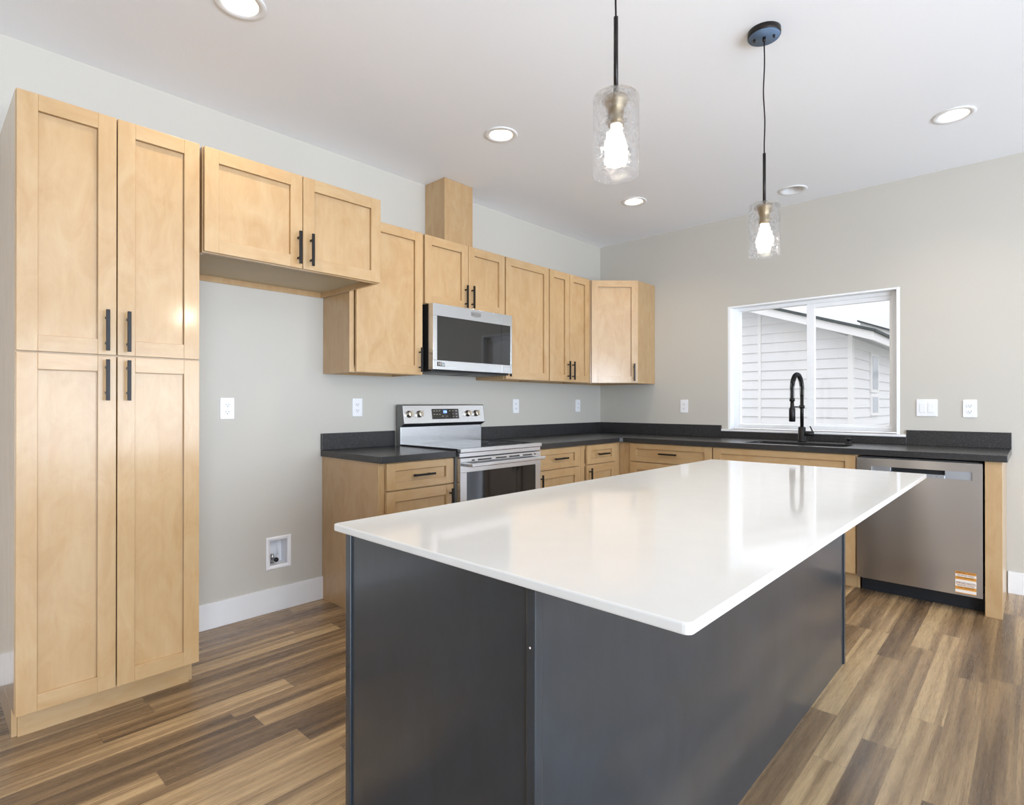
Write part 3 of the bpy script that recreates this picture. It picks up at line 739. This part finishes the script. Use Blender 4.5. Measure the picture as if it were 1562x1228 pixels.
# ================================================================== dishwasher
DA, DB = 2.377, 2.990
t = thing('dishwasher', (2.68, -0.3, 0), 'stainless dishwasher with pocket handle and orange sticker', 'dishwasher')
PB(BACK).box(DA + 0.004, DB - 0.004, 0.03, 0.585, 0.112, ZB - 0.012, 'grey_paint').build('tub', t, 0.002)
p = PB(BACK); p.box(DA + 0.006, DB + 0.004, 0.50, 0.535, 0.0, 0.108, 'toe_dark'); p.build('toe_kick', t, 0.001)
P0, P1, PZ0, PZ1 = 2.455, 2.945, 0.757, 0.805
c = PB(BACK); DZ0, DZ1 = 0.100, ZB - 0.016
c.box(DA, DB, 0.586, 0.642, DZ0, PZ0, 'steel_dw'); c.box(DA, DB, 0.586, 0.642, PZ1, DZ1, 'steel_dw'); c.box(DA, P0, 0.586, 0.642, PZ0, PZ1, 'steel_dw'); c.box(P1, DB, 0.586, 0.642, PZ0, PZ1, 'steel_dw')
bmesh.ops.remove_doubles(c.bm, verts=c.bm.verts[:], dist=1e-5)
dd = c.build('door', t, 0.0)
c = PB(BACK); c.box(P0, P0 + 0.10, 0.600, 0.630, PZ0, PZ1, 'steel_dark'); c.box(P1 - 0.125, P1, 0.600, 0.630, PZ0, PZ1, 'steel_dark'); c.box(P0 + 0.10, P1 - 0.125, 0.586, 0.604, PZ0, PZ1, 'dark')
ph = c.build('pocket_handle', dd, 0.001)
c = PB(BACK); c.box(P0 + 0.10, P1 - 0.125, 0.604, 0.634, PZ0, PZ0 + 0.020, 'steel_dark'); c.build('control_strip', ph, 0.001)
for i in range(9): PB(BACK).box(2.60 + i * 0.025, 2.612 + i * 0.025, 0.6338, 0.6346, PZ0 + 0.009, PZ0 + 0.0115, 'ink_grey').build('button_mark', ph, 0)
c = PB(BACK); s0, s1, q0, q1 = 2.868, 2.962, 0.112, 0.236
hts = [('sticker_orange', 0.125), ('sticker_white', 0.11), ('sticker_orange', 0.14), ('sticker_white', 0.10), ('sticker_white', 0.09), ('sticker_orange', 0.02), ('sticker_white', 0.10), ('sticker_orange', 0.15), ('sticker_white', 0.13), ('sticker_orange', 0.035)]
tot = sum(h for _, h in hts); z = q1
for m_, h in hts:
    dz = (q1 - q0) * h / tot; c.box(s0, s1, 0.642, 0.6426, z - dz, z, m_); z -= dz
st = c.build('sticker', dd, 0, label='orange and white striped paper sticker')
H_ = q1 - q0
for body, size, fz in (('IMPORTANT!', 0.0150, 0.06), ('REGISTER NOW', 0.0105, 0.18), ('CALL 1-800-000-0000', 0.0078, 0.275), ('IMPORTANTE!', 0.0135, 0.52), ('REGISTRE AHORA', 0.0095, 0.635), ('LLAME 1-800-000-0000', 0.0074, 0.73)):
    text('sticker_lettering', body, size, ((s0 + s1) / 2, -0.6431, q1 - fz * H_), (1, 0, 0), (0, 0, 1), 'sticker_ink', st, 0.0004)

# ================================================================== island
BX0, BX1, BY0, BY1, BZ = 1.934, 2.567, -3.991, -1.800, 0.876
t = thing('kitchen_island', (2.25, -2.9, 0), 'charcoal-stained kitchen island base under the white top', 'kitchen island')
c = PB()
c.box(BX0 + 0.024, BX1 - 0.022, BY0 + 0.020, BY0 + 0.036, 0.105, BZ, 'dark_z'); c.box(BX0 + 0.024, BX1 - 0.022, BY1 - 0.036, BY1 - 0.020, 0.105, BZ, 'dark_z')
c.box(BX1 - 0.030, BX1 - 0.022, BY0 + 0.036, BY1 - 0.036, 0.0, BZ, 'dark_z')
c.box(BX0 + 0.024, BX1 - 0.030, BY0 + 0.036, BY1 - 0.036, 0.105, 0.121, 'dark_y')
IS = Fr((BX0 + 0.024, 0, 0), (0, 1, 0), (-1, 0, 0)); IS.g = 'y'
segs = [BY0 + 0.02, BY0 + 0.02 + 0.717, BY0 + 0.02 + 1.434, BY1 - 0.02]
for q in segs[:1] + segs[1:]:
    a = max(segs[0], min(q - 0.02, segs[-1] - 0.04)); c.box(a, a + 0.04, -0.018, 0, 0.105, BZ, 'dark_z', IS)
c.box(segs[0], segs[-1], -0.018, -0.001, BZ - 0.035, BZ, 'dark_y', IS); c.box(segs[0], segs[-1], -0.018, -0.001, 0.105, 0.135, 'dark_y', IS); c.box(segs[0], segs[-1], -0.018, -0.001, 0.695, 0.725, 'dark_y', IS)
c.build('carcass', t, 0.001)
PB().box(BX0 + 0.098, BX0 + 0.114, BY0 + 0.02, BY1 - 0.02, 0, 0.105, 'dark_y').build('toe_kick', t, 0.001)
PB().box(BX0 + 0.020, BX1 - 0.020, BY0 + 0.006, BY0 + 0.020, 0, BZ, 'dark_z').build('end_panel', t, 0.001)
PB().box(BX0 + 0.020, BX1 - 0.020, BY1 - 0.020, BY1 - 0.006, 0, BZ, 'dark_z').build('end_panel', t, 0.001)
PB().box(BX1 - 0.022, BX1 - 0.006, BY0 + 0.020, BY1 - 0.020, 0, BZ, 'dark_z').build('back_panel', t, 0.001)
for (x0, x1, y0, y1) in ((BX1 - 0.022, BX1, BY0, BY0 + 0.022), (BX1 - 0.022, BX1, BY1 - 0.022, BY1), (BX0 + 0.002, BX0 + 0.024, BY0, BY0 + 0.022), (BX0 + 0.002, BX0 + 0.024, BY1 - 0.022, BY1)):
    PB().box(x0, x1, y0, y1, 0, BZ, 'dark_z').build('corner_post', t, 0.0025)
for z in (0.76, 0.43): PB().lathe([(0.0004, 0), (0.0022, 0), (0.0022, 0.0006), (0.0004, 0.0006)], (BX1 - 0.012, BY0 - 0.0005, z), 'sticker_white', 8, 'y').build('nail_head', t, 0)
for i in range(3):
    a0, a1 = segs[i] + 0.006, segs[i + 1] - 0.006
    door(t, IS, a0, a1, 0.717, BZ - 0.008, 0.0, 'drawer', hd=((a0 + a1) / 2, 0.792, 'h'), wd='dark_')
    m_ = (a0 + a1) / 2
    door(t, IS, a0, m_ - 0.002, 0.112, 0.709, 0.0, hd=(m_ - 0.032, 0.61, 'v'), wd='dark_')
    door(t, IS, m_ + 0.002, a1, 0.112, 0.709, 0.0, hd=(m_ + 0.032, 0.61, 'v'), wd='dark_')
p = PB(); p.prism(rrect(1.9255, 2.8696, -4.021, -1.783, 0.012, 4), lambda x, y, z: Vector((x, y, z)), 0.8765, 0.894, 'quartz')
tag(p.build('island_countertop', None, 0.003, loc=(2.4, -2.9, 0.8765)), 'long glossy white quartz slab on top of the dark island', 'countertop')

# ================================================================== wall plates
def outlet(fr, a, z, label, kind='outlet'):
    w = 0.058 if kind == 'switch' else 0.036
    t = thing('light_switch' if kind == 'switch' else 'wall_outlet', fr(a, 0, z), label, 'light switch' if kind == 'switch' else 'outlet', None)
    p = PB(fr); pts = rrect(a - w, a + w, z - 0.058, z + 0.058, 0.005, 3)
    p.prism(pts, lambda q, r, d: fr(q, d, r), 0.0, 0.006, 'plastic'); pl = p.build('cover_plate', t, 0.0015)
    if kind == 'switch':
        for s_ in (-0.023, 0.023):
            PB(fr).box(a + s_ - 0.0165, a + s_ + 0.0165, 0.006, 0.009, z - 0.033, z + 0.033, 'plastic').build('rocker', t, 0.001)
    else:
        for zz in (z + 0.0195, z - 0.0195):
            p = PB(fr); p.prism(rrect(a - 0.017, a + 0.017, zz - 0.0135, zz + 0.0135, 0.009, 4), lambda q, r, d: fr(q, d, r), 0.0055, 0.008, 'plastic')
            rc = p.build('receptacle', t, 0.0008)
            p = PB(fr); p.box(a - 0.008, a - 0.006, 0.0078, 0.0084, zz - 0.003, zz + 0.006, 'slot'); p.box(a + 0.006, a + 0.008, 0.0078, 0.0084, zz - 0.003, zz + 0.006, 'slot')
            p.box(a - 0.0025, a + 0.0025, 0.0078, 0.0084, zz - 0.010, zz - 0.006, 'slot'); p.build('slot', rc, 0)
    return t
outlet(LEFT, -3.567, 1.168, 'white outlet on the wall inside the refrigerator gap beside the pantry')
outlet(LEFT, -2.769, 1.170, 'white outlet above the short worktop left of the range')
outlet(LEFT, -1.256, 1.174, 'white outlet on left wall just right of the range')
outlet(LEFT, -0.381, 1.176, 'white plate on left wall closest to the room corner')
outlet(BACK, 0.900, 1.172, 'white outlet between the corner cabinet and the window')
outlet(BACK, 2.663, 1.166, 'white double rocker light switch right of the window', 'switch')
outlet(BACK, 2.891, 1.162, 'white outlet on window wall above the right worktop end')

# icemaker valve box
t = thing('icemaker_box', (0.0, -3.282, 0.335), 'white recessed water valve box low in the refrigerator gap', 'valve box')
a0, a1, z0, z1 = -3.337, -3.227, 0.260, 0.410
p = PB(LEFT)
p.box(a0, a1, -0.085, -0.080, z0, z1, 'plastic')
p.box(a0, a0 + 0.004, -0.080, 0.0, z0, z1, 'plastic'); p.box(a1 - 0.004, a1, -0.080, 0.0, z0, z1, 'plastic'); p.box(a0 + 0.004, a1 - 0.004, -0.080, 0.0, z0, z0 + 0.004, 'plastic'); p.box(a0 + 0.004, a1 - 0.004, -0.080, 0.0, z1 - 0.004, z1, 'plastic')
p.build('housing', t, 0)
p = PB(LEFT); b = 0.018
k = p.mi('plastic')
def rect(i, n): return [p.bm.verts.new(LEFT(a, n, z)) for a, z in ((a0 - b + i, z0 - b + i), (a1 + b - i, z0 - b + i), (a1 + b - i, z1 + b - i), (a0 - b + i, z1 + b - i))]
rs = [rect(0, 0.0), rect(0, 0.004), rect(0.006, 0.007), rect(0.014, 0.006), rect(0.022, 0.002), rect(0.022, 0.0)]
for A, B in zip(rs, rs[1:]):
    for i in range(4):
        f = p.bm.faces.new([A[i], A[(i + 1) % 4], B[(i + 1) % 4], B[i]]); f.material_index = k
p.build('bezel', t, 0.0008)
p = PB(); c0 = Vector((-0.052, -3.296, 0.283))
p.tube([c0 + Vector((0, 0, -0.019)), c0 + Vector((0, 0, 0.035))], 0.010, 'chrome'); p.tube([c0 + Vector((0, 0, 0.008)), c0 + Vector((0.040, 0.004, 0.008))], 0.009, 'chrome')
p.build('valve', t, 0)
p = PB(); p.lathe([(0.001, 0), (0.012, 0), (0.013, 0.004), (0.012, 0.012), (0.001, 0.013)], c0 + Vector((0.038, 0.004, 0.008)), 'dark', 16, 'x'); p.build('valve_knob', t, 0)
p = PB(); p.tube([(-0.062, -3.262, 0.406), (-0.062, -3.262, 0.305)], 0.004, 'plastic'); p.tube([(-0.062, -3.262, 0.305), (-0.050, -3.262, 0.285)], 0.009, 'plastic'); p.build('supply_tube', t, 0)

# ================================================================== lights
def can(i, x, y):
    lit = i != 4
    labs = {0: 'lit round recessed ceiling light nearest camera, above the pantry side', 1: 'lit round recessed ceiling light in front of the microwave duct cover',
            2: 'lit round recessed ceiling light nearest the room corner', 3: 'lit round recessed ceiling light at right, in front of window wall',
            4: 'unlit round recessed ceiling light directly above the window'}
    if i not in labs: lab, grp = 'added unseen recessed ceiling light brightening the open room behind the viewpoint', 'added living side fill lights'
    else: lab, grp = labs[i], 'recessed ceiling lights'
    t = thing('recessed_ceiling_light', (x, y, H), lab, 'ceiling light', grp)
    PB().lathe([(RC - 0.004, 0.0), (0.094, 0.0), (0.096, -0.003), (0.092, -0.006), (RC - 0.001, -0.005)], (x, y, H), 'trim', 40, closed=True).build('trim_ring', t, 0)
    PB().lathe([(RC - 0.004, -0.004), (RC - 0.001, -0.004), (RC - 0.001, 0.11), (0.001, 0.11), (0.001, 0.105), (0.046, 0.105)], (x, y, H), 'trim', 32, closed=True).build('baffle', t, 0)
    if lit:
        PB().lathe([(0.001, 0.0), (0.05, 0.0), (0.05, 0.006), (0.001, 0.006)], (x, y, H + 0.055), 'lens', 32).build('lens', t, 0)
        l = area_light('can_lamp', (0, 0, 0.050), (0, 0, 0), 0.096, 0.096, CAN_POWER * (1.0 if i < 5 else 0.5), WARM, 'DISK'); l.parent = t
    else:
        PB().lathe([(0.001, 0.0), (0.045, 0.0), (0.046, 0.02), (0.001, 0.03)], (x, y, H + 0.06), 'sky_glass', 32).build('lens', t, 0)
for i, (x, y) in enumerate(CANS): can(i, x, y)

def pendant(x, y, lab, ph):
    t = thing('pendant_light', (x, y, H), lab, 'pendant light', 'pendants over the island')
    PB().lathe([(0.001, -0.024), (0.062, -0.024), (0.065, -0.021), (0.065, 0.0), (0.001, 0.0)], (x, y, H), 'bronze', 40).build('canopy', t, 0)
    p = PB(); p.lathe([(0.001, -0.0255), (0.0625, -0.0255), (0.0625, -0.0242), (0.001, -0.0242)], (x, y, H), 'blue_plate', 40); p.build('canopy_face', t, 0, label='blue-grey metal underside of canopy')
    p = PB()
    for a in (ph, ph + PI): p.lathe([(0.001, -0.036), (0.004, -0.036), (0.005, -0.0255), (0.001, -0.0255)], (x + 0.038 * math.cos(a), y + 0.038 * math.sin(a), H), 'bronze', 12)
    p.lathe([(0.003, -0.045), (0.007, -0.040), (0.007, -0.0255), (0.003, -0.0255)], (x, y, H), 'bronze', 14); p.build('canopy_screw', t, 0)
    zr = 2.245
    pts = []; n = 30
    for i in range(n + 1):
        f = i / n; w_ = 0.004 * math.sin(f * PI * 3.2 + ph) * math.sin(f * PI)
        pts.append((x + w_, y - w_ * 0.6, H - 0.04 - (H - 0.04 - zr) * f))
    PB().tube(pts, 0.0028, 'bronze', 8).build('cord', t, 0)
    PB().tube([(x, y, zr + 0.004), (x, y, 2.028)], 0.0062, 'bronze', 14).build('rod', t, 0)
    # shade: hammered glass cylinder, open below
    zt, zb_, R_ = 2.034, 1.817, 0.062
    prof = [(R_, zb_), (R_, zt - 0.010), (R_ - 0.003, zt - 0.003), (R_ - 0.010, zt), (0.010, zt), (0.010, zt - 0.003), (R_ - 0.010, zt - 0.0035), (R_ - 0.0035, zt - 0.012), (R_ - 0.0035, zb_)]
    PB().lathe([(r, h - H) for r, h in prof], (x, y, H), 'hammered', 56, closed=True).build('shade', t, 0)
    PB().lathe([(0.001, 2.0295), (0.030, 2.0295), (0.031, 2.012), (0.022, 2.004), (0.020, 1.975), (0.023, 1.965), (0.021, 1.951), (0.001, 1.951)], (x, y, 0), 'brass', 28).build('socket', t, 0, label='aged brass lamp socket')
    l = bpy.data.lights.new('bulb_lamp', 'POINT'); l.energy = 8; l.color = (1.0, 0.9, 0.76); l.shadow_soft_size = 0.03
    lo_ = bpy.data.objects.new('bulb_lamp', l); COL.objects.link(lo_); lo_.parent = t; lo_.location = (0, 0, 1.80 - H)
    PB().lathe([(0.001, 1.952), (0.013, 1.952), (0.015, 1.940), (0.026, 1.905), (0.030, 1.880), (0.027, 1.858), (0.017, 1.843), (0.001, 1.838)], (x, y, 0), 'bulb', 28).build('bulb', t, 0)
pendant(2.374, -2.285, 'glass cylinder pendant light over far island end, canopy visible', 0.3)
pendant(2.374, -3.428, 'glass cylinder pendant light hanging nearer, over the near island half', 1.9)

# ================================================================== outside
NY = 4.2; NX = 1.32
g = struct(PB().box(-12, 16, T, 24, -0.5, -0.4, 'ground'), 'ground_outside')
t = thing('neighbour_house', (-1.0, NY + 3, -0.4), 'white lap-sided neighbouring house with dark roof outside the window', 'house')
def siding(fr, a0, a1, z0, z1f, step=0.140, name='siding'):
    p = PB(fr); k = p.mi('siding'); z = z0; top = z1f(0)
    nmax = int((max(z1f(a0), z1f(a1)) - z0) / step) + 1
    for i in range(nmax):
        zb_, zt_ = z0 + i * step, z0 + (i + 1) * step
        # clip to the sloping top
        def zz(a, z): return min(z, z1f(a))
        pts = [(a0, 0.016, zb_), (a1, 0.016, zb_), (a1, 0.004, zt_), (a0, 0.004, zt_)]
        if zz(a0, zb_) < zb_ and zz(a1, zb_) < zb_: continue
        am = a1
        # find where the board leaves the gable
        if z1f(a1) < zt_:
            lo, hi = a0, a1
            for _ in range(30):
                m_ = (lo + hi) / 2
                if z1f(m_) >= zt_: lo = m_
                else: hi = m_
            am = lo
        lo2 = a1
        if z1f(a1) < zb_:
            lo, hi = a0, a1
            for _ in range(30):
                m_ = (lo + hi) / 2
                if z1f(m_) >= zb_: lo = m_
                else: hi = m_
            lo2 = lo
        if am - a0 < 0.02: continue
        q = [fr(a0, 0.020, zb_), fr(lo2, 0.020, zb_), fr(am, 0.004, zt_), fr(a0, 0.004, zt_)]
        q2 = [fr(a0, -0.02, zb_), fr(lo2, -0.02, zb_), fr(am, -0.02, zt_), fr(a0, -0.02, zt_)]
        A = [p.bm.verts.new(v) for v in q]; B = [p.bm.verts.new(v) for v in q2]
        fs = [p.bm.faces.new(A), p.bm.faces.new(B)] + [p.bm.faces.new([A[i_], A[(i_ + 1) % 4], B[(i_ + 1) % 4], B[i_]]) for i_ in range(4)]
        for f in fs: f.material_index = k
    return p.build(name, t, 0)
SL = 0.343
GB = Fr((0, NY, 0), (1, 0, 0), (0, -1, 0)); SD = Fr((NX, 0, 0), (0, 1, 0), (1, 0, 0))
ev = lambda x: 2.06 + (1.647 - x) * SL      # underside of the rake
siding(GB, -4.5, NX, -0.4, lambda a: ev(a) - 0.02)
siding(SD, NY, 13.0, -0.4, lambda a: 2.14)
wf_ = PB()
wf_.box(-4.5, NX - 0.03, NY + 0.03, NY + 0.15, -0.4, 2.0, 'siding')
wf_.box(NX - 0.16, NX - 0.03, NY + 0.15, 13.0, -0.4, 2.1, 'siding'); wf_.build('wall', t, 0)
p = PB(); p.box(NX - 0.035, NX + 0.022, NY - 0.022, NY + 0.0, -0.4, ev(NX) - 0.02, 'ext_trim'); p.box(NX, NX + 0.022, NY, NY + 0.09, -0.4, 2.12, 'ext_trim'); p.build('corner_board', t, 0.003)
PB().box(0.07, 0.115, NY - 0.028, NY - 0.004, -0.4, ev(0.12) - 0.01, 'ext_trim').build('batten', t, 0.003)
PB().box(0.18, 0.30, NY - 0.028, NY - 0.004, -0.4, -0.35, 'ext_trim').build('batten', t, 0.003)
# roof: rake overhang 0.3, eave at x=1.647
FYr = NY - 0.30
p = PB()
def rk(x, dz): return (x, ev(x) + dz)
p.prism([rk(-4.5, -0.03), rk(1.647, -0.03), rk(1.647, 0.085), rk(-4.5, 0.085)], lambda x, z, y: Vector((x, y, z)), FYr, FYr + 0.022, 'ext_trim'); p.build('rake_board', t, 0.002)
p = PB(); p.prism([rk(-4.5, 0.0), rk(1.625, 0.0), rk(1.625, 0.012), rk(-4.5, 0.012)], lambda x, z, y: Vector((x, y, z)), FYr + 0.022, 13.0, 'soffit'); p.build('soffit', t, 0)
p = PB(); p.box(1.625, 1.647, FYr + 0.022, 13.0, ev(1.647) - 0.03, ev(1.647) + 0.085, 'ext_trim'); p.build('fascia', t, 0.002)
p = PB(); p.prism([rk(-4.5, 0.087), rk(1.68, 0.087), rk(1.68, 0.125), rk(-4.5, 0.125)], lambda x, z, y: Vector((x, y, z)), FYr - 0.03, 13.0, 'shingle'); p.build('roof', t, 0.003)
for (z0, z1) in ((1.42, 1.93), (1.06, 1.30)):
    p = PB(SD); p.box(5.32, 5.90, 0.005, 0.04, z0 - 0.05, z1 + 0.05, 'ext_trim'); wq = p.build('window', t, 0.002)
    PB(SD).box(5.40, 5.80, 0.04, 0.044, z0, z1, 'sky_glass').build('window_pane', wq, 0)
# farther roof beyond
t = thing('distant_house', (2.0, 12.0, -0.4), 'distant roof edge rising above the neighbouring eave in window', 'house')
SX = Fr((0, 15, 0), (1, 0, 0), (0, -1, 0))
p = PB(); f2 = lambda x: 3.66 - (x + 0.70) * 0.42
p.prism([(x, f2(x) + dz) for x, dz in ((-0.72, -0.30), (4.0, -0.30), (4.0, 0.0), (-0.72, 0.0))], lambda x, z, y: Vector((x, y, z)), 15.0, 15.1, 'ext_trim'); p.build('fascia', t, 0)
p = PB(); p.prism([(x, f2(x) + dz) for x, dz in ((-0.78, 0.0), (4.0, 0.0), (4.0, 0.05), (-0.78, 0.05))], lambda x, z, y: Vector((x, y, z)), 14.9, 20.0, 'shingle'); p.build('roof', t, 0)
PB().box(-0.8, 4.0, 15.1, 20.0, -0.4, 1.9, 'siding').build('wall', t, 0)

# repeats share a group phrase
GROUPS = {'wall_cabinet': 'maple wall cabinets', 'base_cabinet': 'maple base cabinets on the left wall', 'wall_outlet': 'white wall outlets', 'black_worktop': 'speckled black worktops'}
for o in bpy.data.objects:
    k_ = o.name.split('.')[0]
    if o.parent is None and k_ in GROUPS: o['group'] = GROUPS[k_]
